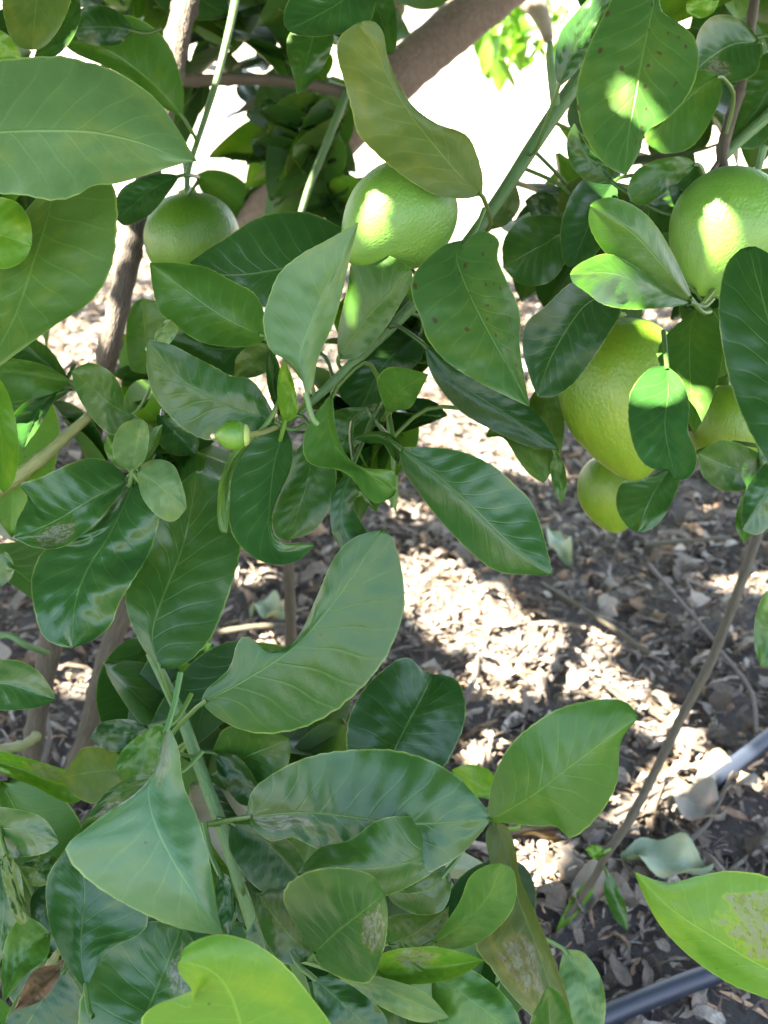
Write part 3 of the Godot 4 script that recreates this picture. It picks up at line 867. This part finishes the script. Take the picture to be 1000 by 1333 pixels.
	lf("pale", .50, .48, [172, 614, 178, 580, 186, 546], [150, 600, 147, 575, 158, 553, 175, 546], [188, 600, 194, 575, 193, 555])
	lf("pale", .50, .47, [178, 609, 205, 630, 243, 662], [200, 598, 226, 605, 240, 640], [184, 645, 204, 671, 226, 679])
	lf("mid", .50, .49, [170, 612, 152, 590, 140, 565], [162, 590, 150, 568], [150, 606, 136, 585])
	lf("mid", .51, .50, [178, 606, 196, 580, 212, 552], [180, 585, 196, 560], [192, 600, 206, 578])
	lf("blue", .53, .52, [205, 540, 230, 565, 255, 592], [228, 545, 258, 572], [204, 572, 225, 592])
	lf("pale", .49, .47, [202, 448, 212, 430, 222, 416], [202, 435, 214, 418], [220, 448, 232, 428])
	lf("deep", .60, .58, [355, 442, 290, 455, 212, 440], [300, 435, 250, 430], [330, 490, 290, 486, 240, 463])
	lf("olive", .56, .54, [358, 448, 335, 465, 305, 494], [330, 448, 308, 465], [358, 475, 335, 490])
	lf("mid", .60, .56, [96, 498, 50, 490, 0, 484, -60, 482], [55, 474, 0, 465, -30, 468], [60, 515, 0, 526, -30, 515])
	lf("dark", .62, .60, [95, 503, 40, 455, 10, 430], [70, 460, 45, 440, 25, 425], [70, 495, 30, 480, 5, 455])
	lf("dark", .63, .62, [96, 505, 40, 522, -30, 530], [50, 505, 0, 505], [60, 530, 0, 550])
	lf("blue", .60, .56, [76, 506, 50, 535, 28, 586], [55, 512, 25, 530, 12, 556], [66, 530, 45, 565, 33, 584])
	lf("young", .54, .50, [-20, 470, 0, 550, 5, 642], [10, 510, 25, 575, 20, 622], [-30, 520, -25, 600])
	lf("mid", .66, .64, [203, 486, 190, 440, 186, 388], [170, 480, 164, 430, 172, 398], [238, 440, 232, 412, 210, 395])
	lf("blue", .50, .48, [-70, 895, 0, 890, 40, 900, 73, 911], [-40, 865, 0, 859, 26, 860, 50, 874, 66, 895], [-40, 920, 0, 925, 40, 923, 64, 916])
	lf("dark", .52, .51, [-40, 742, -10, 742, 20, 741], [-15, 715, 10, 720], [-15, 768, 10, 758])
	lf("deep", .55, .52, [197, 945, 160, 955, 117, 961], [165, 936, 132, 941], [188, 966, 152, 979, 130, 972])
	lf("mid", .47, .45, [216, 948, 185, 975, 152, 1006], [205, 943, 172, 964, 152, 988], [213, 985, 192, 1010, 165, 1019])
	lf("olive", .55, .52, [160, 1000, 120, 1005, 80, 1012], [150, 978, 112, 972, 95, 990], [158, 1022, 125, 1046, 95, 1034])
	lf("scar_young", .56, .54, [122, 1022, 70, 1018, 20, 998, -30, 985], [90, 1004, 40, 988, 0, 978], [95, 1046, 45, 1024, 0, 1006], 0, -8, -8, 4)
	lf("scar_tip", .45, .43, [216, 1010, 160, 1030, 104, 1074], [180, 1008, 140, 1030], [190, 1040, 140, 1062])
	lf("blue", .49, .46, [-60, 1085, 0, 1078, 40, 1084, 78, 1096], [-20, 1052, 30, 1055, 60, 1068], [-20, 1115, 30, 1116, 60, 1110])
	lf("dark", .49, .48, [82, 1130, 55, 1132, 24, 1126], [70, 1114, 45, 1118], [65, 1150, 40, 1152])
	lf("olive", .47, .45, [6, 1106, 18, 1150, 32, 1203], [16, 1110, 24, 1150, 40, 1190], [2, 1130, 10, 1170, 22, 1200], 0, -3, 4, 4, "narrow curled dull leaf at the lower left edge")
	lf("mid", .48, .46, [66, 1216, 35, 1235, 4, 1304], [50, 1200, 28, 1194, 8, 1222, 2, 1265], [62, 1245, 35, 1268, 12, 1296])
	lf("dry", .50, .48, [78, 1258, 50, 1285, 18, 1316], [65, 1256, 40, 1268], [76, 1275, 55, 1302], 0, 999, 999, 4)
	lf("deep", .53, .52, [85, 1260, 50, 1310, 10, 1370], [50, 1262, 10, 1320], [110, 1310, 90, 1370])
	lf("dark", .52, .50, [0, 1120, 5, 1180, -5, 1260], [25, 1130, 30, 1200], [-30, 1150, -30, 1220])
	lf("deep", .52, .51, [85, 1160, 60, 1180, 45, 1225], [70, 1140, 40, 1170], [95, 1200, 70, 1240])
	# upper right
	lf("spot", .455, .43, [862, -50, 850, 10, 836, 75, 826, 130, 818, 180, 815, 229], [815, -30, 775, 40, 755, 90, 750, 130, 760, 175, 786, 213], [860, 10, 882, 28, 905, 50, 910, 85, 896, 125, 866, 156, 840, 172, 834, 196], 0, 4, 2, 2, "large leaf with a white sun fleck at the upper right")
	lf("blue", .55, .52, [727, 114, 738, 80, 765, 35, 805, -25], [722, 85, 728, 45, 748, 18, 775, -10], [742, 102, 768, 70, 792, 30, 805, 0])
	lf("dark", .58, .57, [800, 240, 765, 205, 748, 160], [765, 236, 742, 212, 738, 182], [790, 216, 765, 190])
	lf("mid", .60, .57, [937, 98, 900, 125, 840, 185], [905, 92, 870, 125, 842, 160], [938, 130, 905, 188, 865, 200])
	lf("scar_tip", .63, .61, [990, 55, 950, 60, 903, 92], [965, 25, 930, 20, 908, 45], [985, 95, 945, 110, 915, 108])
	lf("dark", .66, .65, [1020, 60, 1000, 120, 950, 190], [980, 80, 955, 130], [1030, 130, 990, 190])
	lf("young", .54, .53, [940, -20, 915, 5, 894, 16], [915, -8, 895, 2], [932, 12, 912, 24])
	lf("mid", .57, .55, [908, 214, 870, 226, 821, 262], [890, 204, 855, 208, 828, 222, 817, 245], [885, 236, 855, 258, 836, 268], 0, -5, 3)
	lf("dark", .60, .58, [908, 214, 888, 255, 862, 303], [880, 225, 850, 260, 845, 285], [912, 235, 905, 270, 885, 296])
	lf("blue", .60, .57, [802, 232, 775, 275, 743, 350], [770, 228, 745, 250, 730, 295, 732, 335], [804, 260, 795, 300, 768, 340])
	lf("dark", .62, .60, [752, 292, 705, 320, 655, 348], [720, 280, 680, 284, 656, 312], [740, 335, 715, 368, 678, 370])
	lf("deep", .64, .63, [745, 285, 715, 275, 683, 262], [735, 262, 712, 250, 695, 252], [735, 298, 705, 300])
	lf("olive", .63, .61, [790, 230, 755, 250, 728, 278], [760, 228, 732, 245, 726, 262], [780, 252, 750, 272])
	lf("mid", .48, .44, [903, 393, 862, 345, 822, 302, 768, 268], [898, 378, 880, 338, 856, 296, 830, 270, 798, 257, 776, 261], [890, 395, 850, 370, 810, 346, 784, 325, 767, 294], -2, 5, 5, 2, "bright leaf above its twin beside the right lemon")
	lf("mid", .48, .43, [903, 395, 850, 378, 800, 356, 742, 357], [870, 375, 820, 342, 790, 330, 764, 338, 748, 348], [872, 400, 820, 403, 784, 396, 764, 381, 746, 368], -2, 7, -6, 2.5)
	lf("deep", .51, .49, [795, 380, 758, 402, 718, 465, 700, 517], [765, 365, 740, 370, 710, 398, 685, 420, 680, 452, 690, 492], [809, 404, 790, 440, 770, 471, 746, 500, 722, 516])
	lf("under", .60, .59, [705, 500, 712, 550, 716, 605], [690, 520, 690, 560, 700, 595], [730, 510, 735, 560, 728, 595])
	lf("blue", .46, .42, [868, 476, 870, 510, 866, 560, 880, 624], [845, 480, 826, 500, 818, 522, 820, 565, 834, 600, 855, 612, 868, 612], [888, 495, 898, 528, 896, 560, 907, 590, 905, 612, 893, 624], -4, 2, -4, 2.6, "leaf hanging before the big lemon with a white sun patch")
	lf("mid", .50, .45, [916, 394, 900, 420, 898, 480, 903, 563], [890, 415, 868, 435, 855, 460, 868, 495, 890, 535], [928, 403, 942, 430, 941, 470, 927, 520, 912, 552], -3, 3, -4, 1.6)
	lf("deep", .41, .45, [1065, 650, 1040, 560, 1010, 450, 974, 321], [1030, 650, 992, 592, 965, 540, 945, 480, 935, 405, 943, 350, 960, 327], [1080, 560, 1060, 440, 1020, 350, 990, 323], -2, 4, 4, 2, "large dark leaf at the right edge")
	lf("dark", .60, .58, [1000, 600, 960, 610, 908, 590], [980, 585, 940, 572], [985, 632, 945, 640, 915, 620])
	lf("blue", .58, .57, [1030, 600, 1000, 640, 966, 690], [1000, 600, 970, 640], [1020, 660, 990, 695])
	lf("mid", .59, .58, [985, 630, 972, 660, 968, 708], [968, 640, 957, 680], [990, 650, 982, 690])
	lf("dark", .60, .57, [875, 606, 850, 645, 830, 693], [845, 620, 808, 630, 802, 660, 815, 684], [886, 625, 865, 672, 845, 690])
	lf("dark", .56, .56, [1030, 790, 1010, 810, 990, 868], [1000, 768, 984, 800, 982, 840], [1030, 830, 1010, 866])
	# top middle
	lf("blue", .55, .52, [490, -40, 440, 5, 374, 40], [440, -30, 385, -10, 369, 20], [484, 25, 450, 42, 415, 48, 390, 46])
	lf("dark", .58, .56, [460, -40, 490, 10, 511, 70], [440, -10, 460, 40, 490, 70], [505, -20, 517, 30, 516, 60])
	lf("dark", .60, .59, [415, 20, 402, 70, 387, 123], [380, 40, 373, 62, 382, 100], [435, 45, 424, 82, 402, 112])
	lf("olive", .55, .475, [628, 254, 605, 235, 570, 195, 535, 150, 505, 100, 488, 60, 466, 29], [600, 259, 560, 251, 520, 226, 490, 201, 466, 175, 459, 150, 449, 110, 439, 75, 442, 48], [628, 225, 615, 185, 600, 171, 570, 161, 540, 140, 520, 110, 505, 75, 499, 42, 485, 27], -4, 6, 2, 2.5, "long olive green leaf hanging over the middle lemon")
	lf("olive", .63, .62, [636, 300, 655, 275, 672, 240], [632, 280, 650, 255], [660, 292, 677, 268])
	lf("mid", .52, .48, [504, 538, 520, 510, 558, 487], [495, 515, 491, 495, 502, 480, 522, 478], [520, 534, 535, 530, 548, 508], 0, -5, 4)
	lf("deep", .60, .58, [548, 432, 500, 475, 468, 538], [500, 430, 460, 470, 440, 510], [550, 465, 515, 500, 495, 535])
	lf("dark", .57, .56, [504, 534, 470, 548, 432, 588], [470, 530, 435, 536, 425, 565], [495, 548, 475, 570, 450, 590])
	lf("dark", .52, .50, [519, 604, 512, 578, 490, 566, 463, 572], [522, 580, 505, 563, 480, 563], [510, 595, 498, 578, 478, 577])
	lf("young", .49, .47, [370, 552, 378, 510, 370, 468], [362, 525, 362, 490], [388, 535, 380, 490])
	lf("deep", .52, .50, [365, 545, 355, 500, 350, 455], [350, 510, 346, 475], [370, 510, 362, 470])
	# lower middle
	lf("dark", .57, .55, [268, 1012, 320, 985, 378, 962], [290, 950, 335, 948, 365, 955], [300, 1032, 345, 1030, 375, 995])
	lf("deep", .53, .53, [300, 1070, 350, 1100, 400, 1160], [340, 1070, 390, 1110], [300, 1110, 340, 1160])
	lf("blue", .46, .45, [285, 1135, 300, 1175, 298, 1222], [280, 1160, 285, 1205], [300, 1145, 308, 1190])
	lf("deep", .46, .45, [405, 1270, 450, 1310, 505, 1360], [450, 1278, 500, 1320], [415, 1310, 450, 1360])
	lf("pale", .48, .46, [430, 1262, 500, 1288, 585, 1325], [480, 1268, 550, 1290], [470, 1296, 540, 1330])
	lf("dark", .52, .50, [500, 1230, 540, 1215, 585, 1180], [505, 1195, 545, 1188], [540, 1238, 578, 1215])
	lf("young", .62, .61, [650, 1040, 620, 1020, 588, 1002], [640, 1005, 610, 995], [635, 1040, 600, 1032])
	lf("young", .78, .78, [790, 1108, 778, 1112, 762, 1106], [782, 1102, 770, 1100], [782, 1118, 770, 1116])
	lf("dark", .78, .78, [790, 1135, 800, 1165, 818, 1212], [800, 1145, 815, 1180], [786, 1160, 800, 1195])
	lf("young", .8, .8, [775, 1140, 745, 1180, 720, 1222], [760, 1150, 735, 1185], [770, 1165, 738, 1205])
	lf("deep", .56, .55, [280, 980, 320, 1020, 335, 1050], [310, 985, 335, 1020], [285, 1010, 310, 1045])
	lf("deep", .5, .5, [335, 1190, 350, 1250, 372, 1310], [360, 1220, 385, 1280], [320, 1230, 345, 1290])


# leaves further in that fill the shade between the traced ones: eight shapes, each a curved blade
func loose_leaf(k: int) -> ArrayMesh:
	var r := RandomNumberGenerator.new()
	r.seed = 900 + k
	var len := 1.0
	var wid := r.randf_range(0.24, 0.30)
	var bend := r.randf_range(-0.28, 0.35)
	var fold := r.randf_range(0.1, 0.5)
	var ph := r.randf() * 6.0
	var p := []
	var uv := []
	for i in 17:
		var u := i / 16.0
		var w := wid * pow(sin(PI * pow(u, 0.88)), 0.72) * (1.0 - 0.15 * u)
		var row := []
		var uvr := []
		for j in 9:
			var v := j / 4.0 - 1.0
			row.append(Vector3(u * len * (1.0 - 0.1 * bend * bend), -bend * u * u + fold * w * absf(v) + 0.014 * sin(u * 7.0 + ph + v) * absf(v), w * v))
			uvr.append(Vector2(u, (v + 1.0) / 2.0))
		p.append(row)
		uv.append(uvr)
	return grid_mesh(p, uv, false)


func find_gaps():
	for g in [[822, 128, .440, .006], [851, 160, .438, .004], [852, 462, .478, .005], [845, 486, .451, .013], [866, 485, .452, .010], [490, 276, .5455, .005], [483, 290, .546, .0045], [931, 286, .5215, .007], [927, 298, .5215, .005], [868, 268, .590, .009], [780, 237, .597, .009], [278, 78, .711, .011], [283, 60, .713, .010], [141, 424, .703, .009], [28, 560, .572, .013], [452, 392, .567, .004], [960, 625, .59, .008]]:
		gaps.append([at(g[0], g[1], g[2]), g[3]])
	for g in [[545, 735, .038], [565, 762, .045], [600, 790, .05], [640, 812, .042], [592, 815, .03], [680, 828, .034], [715, 845, .03], [745, 855, .028], [660, 850, .03], [700, 875, .03], [775, 830, .018], [780, 885, .025], [825, 905, .03], [865, 935, .024], [635, 975, .02], [870, 1015, .026], [905, 990, .022], [702, 1122, .022], [935, 745, .018], [390, 975, .022], [410, 975, .02], [85, 870, .018], [152, 885, .018], [305, 690, .02], [325, 740, .02], [935, 1005, .02], [960, 1000, .02], [20, 690, .04], [530, 660, .02], [820, 1045, .02], [560, 540, .05], [600, 560, .06], [650, 585, .05], [700, 600, .03], [540, 520, .05], [90, 430, .08], [110, 460, .05], [330, 830, .02], [640, 880, .025], [925, 660, .014], [990, 745, .02]]:
		gaps.append([on_ground(g[0], g[1], 0.012), g[2]])


# how far inside (negative) or outside a gap in the crown a point lies
func gap_room(q: Vector3) -> float:
	var s := SUN_AT.normalized()
	var room := 9.0
	for g in gaps:
		var r: Vector3 = q - g[0]
		var t := r.dot(s)
		if t > 0.03:
			room = minf(room, (r - s * t).length() - g[1])
	return room


func build_filling_leaves():
	for k in 8: loose_leaf_meshes.append(loose_leaf(k))
	var open := [[285, 145, 40], [375, 95, 26], [432, 85, 26], [355, 158, 24], [565, 20, 34], [110, 405, 60], [85, 450, 50], [565, 540, 90], [455, 215, 50], [640, 140, 110], [600, 120, 130], [700, 200, 60], [730, 60, 60], [105, 60, 40], [885, 35, 40], [600, 700, 160], [700, 240, 50]]
	var zones := [
		[0, 450, -40, 270, .80, 1.25, 170], [470, 625, -50, 60, 1.25, 1.5, 16], [150, 460, 170, 340, .76, .98, 44], [-20, 160, -20, 250, .62, .8, 18], [-20, 140, 560, 760, .72, .86, 6], [340, 540, 420, 600, .62, .74, 22], [180, 420, 890, 1060, .58, .66, 14], [430, 520, 320, 430, .66, .8, 10], [660, 780, 230, 420, .66, .74, 8], [760, 1010, -40, 330, .72, 1.0, 46], [0, 130, 330, 470, .8, .95, 3], [-20, 400, 1060, 1345, .58, .72, 30],
		[420, 640, 1090, 1345, .58, .68, 16], [200, 520, 320, 560, .68, .85, 26], [210, 480, 560, 640, .64, .72, 9], [700, 1000, 330, 560, .66, .8, 16], [-20, 60, 560, 700, .7, .8, 3], [640, 760, 280, 420, .68, .74, 6],
	]
	for z in zones:
		var made := 0
		var tries := 0
		while made < z[6] and tries < 9000:
			tries += 1
			var x := rng.randf_range(z[0], z[1])
			var y := rng.randf_range(z[2], z[3])
			var bad := false
			for o in open:
				if Vector2(x - o[0], y - o[1]).length() < o[2]: bad = true
			var d := rng.randf_range(z[4], z[5])
			if bad or gap_room(at(x, y, d)) < 0.055: continue
			made += 1
			var len := rng.randf_range(0.065, 0.105)
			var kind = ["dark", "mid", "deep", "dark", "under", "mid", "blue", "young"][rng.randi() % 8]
			var yaw := rng.randf() * TAU
			var b := Basis.from_euler(Vector3(rng.randfn(0, 0.5), yaw, rng.randf_range(-1.2, 0.1)))
			var pos := at(x, y, d) - b.x * len * 0.5
			if d > 0.735:
				join(kind, Transform3D(b.scaled_local(Vector3.ONE * len), pos - tree.position))
				continue
			# hang it on the nearest branch
			var best := 1e9
			var who = branches[0]
			for br in branches:
				for i in range(0, br[1].size(), 2):
					var dd: float = br[1][i].distance_to(pos)
					if dd < best:
						best = dd
						who = br
			var o := put("leaf", loose_leaf_meshes[rng.randi() % 8], mats[kind], who[0], pos - tree.position)
			o.basis = b.scaled_local(Vector3.ONE * len)
	# sunlit sprays at the far side of the crown
	for i in 80:
		var x := rng.randfn(660, 30)
		var y := rng.randf_range(-20, 60) + 45.0 * rng.randf() * rng.randf()
		var b := Basis.from_euler(Vector3(rng.randfn(0, 0.4), rng.randf() * TAU, rng.randf_range(-1.5, -0.6)))
		join("young", Transform3D(b.scaled_local(Vector3.ONE * rng.randf_range(0.05, 0.085)), at(x, y, rng.randf_range(2.3, 2.7)) - tree.position))
	# the leaves further in, too many and too small to tell apart
	var am := ArrayMesh.new()
	for kind in joined_leaves:
		joined_leaves[kind].commit(am)
		am.surface_set_material(am.get_surface_count() - 1, mats[kind])
	tag(put("foliage", am, null, tree), "", "", "", "stuff")


func join(kind: String, t: Transform3D):
	if not joined_leaves.has(kind):
		joined_leaves[kind] = SurfaceTool.new()
		joined_leaves[kind].begin(Mesh.PRIMITIVE_TRIANGLES)
	joined_leaves[kind].append_from(loose_leaf_meshes[rng.randi() % 8], 0, t)


# The rest of the tree's crown, overhead and out of the picture: it shades what the picture shows and lets through a few flecks of sun.
func build_crown():
	var s := SUN_AT.normalized()
	var mm := MultiMesh.new()
	mm.transform_format = MultiMesh.TRANSFORM_3D
	mm.use_colors = false
	mm.mesh = loose_leaf_meshes[3]
	var places := []
	var facing := Basis(Quaternion(Vector3.UP, s))
	var clear := func(q: Vector3) -> float:
		var room := 0.10
		for g in gaps:
			var r: Vector3 = q - g[0]
			room = minf(room, ((r - s * r.dot(s)).length() - g[1]) / 0.5)
			if room < 0.022: break
		return room
	var grow := func(q: Vector3, room: float, loose: float):
		var b := facing * Basis.from_euler(Vector3(rng.randfn(0, loose), rng.randf() * TAU, rng.randfn(0, loose)))
		var len := minf(room, rng.randf_range(0.07, 0.10))
		places.append(Transform3D(b.scaled_local(Vector3.ONE * len), q - b.x * len * 0.5 - tree.position))
	var tries := 0
	while places.size() < 30000 and tries < 160000:
		tries += 1
		# where this leaf's shadow falls on the ground
		var gx := rng.randf_range(-1.5, 1.6)
		var gz := rng.randf_range(-2.7, -0.2)
		var wob := 0.22 * noise.get_noise_2d(gx * 1.7, 3.0) + 0.14 * noise.get_noise_2d(gx * 6.0, 9.0)
		if gz < -1.62 + wob and rng.randf() > 0.05: continue
		var y := rng.randf_range(0.86, 1.95)
		var q := Vector3(gx, 0, gz) + s * (y / s.y)
		var room: float = clear.call(q)
		if room < 0.022: continue
		grow.call(q, room, 0.55)
	# denser twigs round each gap
	var s1 := s.cross(Vector3.UP).normalized()
	var s2 := s.cross(s1)
	for g in gaps:
		if g[0].y < 0.05 and g[0].z < -1.55: continue
		for i in 260:
			var a := rng.randf() * TAU
			var far: float = g[1] + 0.011 + 0.055 * pow(rng.randf(), 1.3)
			var q: Vector3 = g[0] + (s1 * cos(a) + s2 * sin(a)) * far
			q += s * ((rng.randf_range(0.86, 1.5) - q.y) / s.y)
			var room: float = clear.call(q)
			if room < 0.022: continue
			grow.call(q, room, 0.25)
	mm.instance_count = places.size()
	for i in places.size(): mm.set_instance_transform(i, places[i])
	var o := MultiMeshInstance3D.new()
	o.name = "crown"
	o.multimesh = mm
	o.material_override = mats["crown_leaf"]
	tree.add_child(o, true)
	tag(o, "", "", "", "stuff")


# ------------------------------------------------------------------ fruit
func lemon(x: float, y: float, d: float, r: float, axis: Vector2, away: float, mat: String, label: String, nip := 1.0, long := 1.12):
	# axis: from stalk to nipple in picture units (y down); away: how much it also leans from the viewer
	var a := deg_to_rad(PITCH)
	var back := Vector3(0, -sin(a), -cos(a))
	var up := Vector3(0, cos(a), -sin(a))
	var ax := (Vector3.RIGHT * axis.x - up * axis.y + back * away).normalized()
	var rad := r * d / FOCAL
	var c := at(x, y, d)
	var top := c - ax * rad * long
	var t := thing("lemon", top, label, "lemon", "green lemons on the tree")
	var side := ax.cross(Vector3(0.2, 0.3, 0.9)).normalized()
	var fwd := ax.cross(side)
	var p := []
	var uv := []
	var n := 36
	for i in n + 1:
		var th := PI * i / n
		var h := -cos(th)
		var w := sin(th) * (1.0 - 0.06 * h)
		var hh := h * long
		if h > 0.6:
			var k := (h - 0.6) / 0.4
			hh += nip * 0.20 * k * k
			w = w * (1.0 - 0.25 * nip * k) + 0.0
			if i < n: w += nip * 0.10 * sin(PI * clampf(k * 0.95, 0, 1)) * 0.6
		if h < -0.8:
			hh += 0.05 * pow((-h - 0.8) / 0.2, 2.0)
		var row := []
		var uvr := []
		for j in 49:
			var ph := TAU * (j % 48) / 48.0
			var lump := 1.0 + 0.018 * noise.get_noise_3d(cos(ph) * 1.5 + x, sin(ph) * 1.5, h * 2.0) + 0.006 * sin(ph * 9.0 + x) * maxf(0.0, -h)
			row.append(ax * (hh + long) * rad + (side * cos(ph) + fwd * sin(ph)) * w * rad * lump)
			uvr.append(Vector2(j / 48.0, i / float(n)))
		p.append(row)
		uv.append(uvr)
	put("peel", grid_mesh(p, uv, true), mats[mat], t)
	# the button it hangs from, with five blunt lobes, and its stalk
	var q := []
	var quv := []
	for i in 6:
		var row := []
		var uvr := []
		for j in 31:
			var ph := TAU * (j % 30) / 30.0
			var rr: float = [0.0001, 0.10, 0.17, 0.15, 0.09, 0.06][i] * (1.0 + (0.3 * cos(ph * 5.0) if i in [2, 3] else 0.0))
			var hh: float = [0.10, 0.07, 0.04, -0.02, -0.06, -0.12][i]
			row.append(ax * hh * rad + (side * cos(ph) + fwd * sin(ph)) * rr * rad)
			uvr.append(Vector2(j / 30.0, i / 5.0))
		q.append(row)
		quv.append(uvr)
	put("calyx", grid_mesh(q, quv, false), mats["calyx"], t)
	var st := curve([ax * rad * 0.02, -ax * rad * 0.25, -ax * rad * 0.42 + Vector3(0, 0.007, 0)], 8)
	put("stalk", tube(st, [0.0017, 0.0017, 0.0017, 0.0017, 0.0018, 0.0018, 0.0019, 0.002, 0.0021], 8), mats["green_stem"], t)


func build_lemons():
	lemon(251, 314, 0.70, 62, Vector2(0.08, 1), 0.1, "peel_deep", "dark green round lemon at the left beside the brown stem", 0.5, 1.02)
	lemon(520, 283, 0.57, 69, Vector2(-0.62, 0.55), -0.25, "peel", "green lemon under the long olive leaf with a white sun fleck", 1.0, 1.16)
	lemon(948, 300, 0.55, 76, Vector2(-0.45, 0.85), -0.2, "peel", "green lemon at the upper right under the knobbly twig", 1.1, 1.08)
	lemon(812, 510, 0.56, 84, Vector2(0.16, 1), 0.05, "peel_yellow", "largest yellow green lemon, behind the leaf with the sun patch", 1.1, 1.18)
	lemon(798, 638, 0.64, 46, Vector2(0.1, 1), 0.1, "peel_yellow", "small yellow lemon low behind the largest lemon", 0.8, 1.08)
	lemon(952, 556, 0.655, 54, Vector2(-0.15, 1), 0.1, "peel_yellow", "lemon half hidden between the big lemon and right edge leaf", 0.6, 1.05)
	# the newly set fruit
	var t := thing("tiny_lemon", at(322, 566, 0.445), "tiny newly set green fruit under the two toned leaf", "lemon")
	var a := deg_to_rad(PITCH)
	var ax := Vector3(-1, 0.0, 0.1).normalized()
	var side := ax.cross(Vector3(0, 1, 0)).normalized()
	var fwd := ax.cross(side)
	var mk := func(rows):
		var p := []
		var uv := []
		for i in rows.size():
			var row := []
			var uvr := []
			for j in 25:
				var ph := TAU * (j % 24) / 24.0
				row.append(ax * rows[i][0] * 0.001 + (side * cos(ph) + fwd * sin(ph)) * rows[i][1] * 0.001)
				uvr.append(Vector2(j / 24.0, float(i) / rows.size()))
			p.append(row)
			uv.append(uvr)
		return grid_mesh(p, uv, true)
	put("peel", mk.call([[0.3, 0.05], [0.5, 2.6], [1.4, 4.7], [3.0, 5.9], [5.0, 6.3], [7.2, 6.1], [9.2, 5.1], [10.8, 3.6], [11.9, 2.0], [12.9, 1.2], [13.6, 0.05]]), mats["peel_deep"], t)
	put("calyx", mk.call([[-0.9, 0.05], [-1.0, 2.0], [-0.3, 4.0], [0.9, 4.7], [1.6, 4.3], [1.5, 3.0]]), mats["calyx"], t)
	put("style_tip", mk.call([[13.0, 0.05], [13.0, 1.1], [14.4, 1.0], [14.9, 0.05]]), mats["style_tip"], t)
	var to := at(366, 552, 0.50) - t.position
	put("stalk", tube(curve([Vector3.ZERO, to * 0.5 + Vector3(0, -0.001, 0), to], 8), [0.0013, 0.0013, 0.0013, 0.0013, 0.0013, 0.0013, 0.0014, 0.0014, 0.0015], 8), mats["lime_stem"], t)
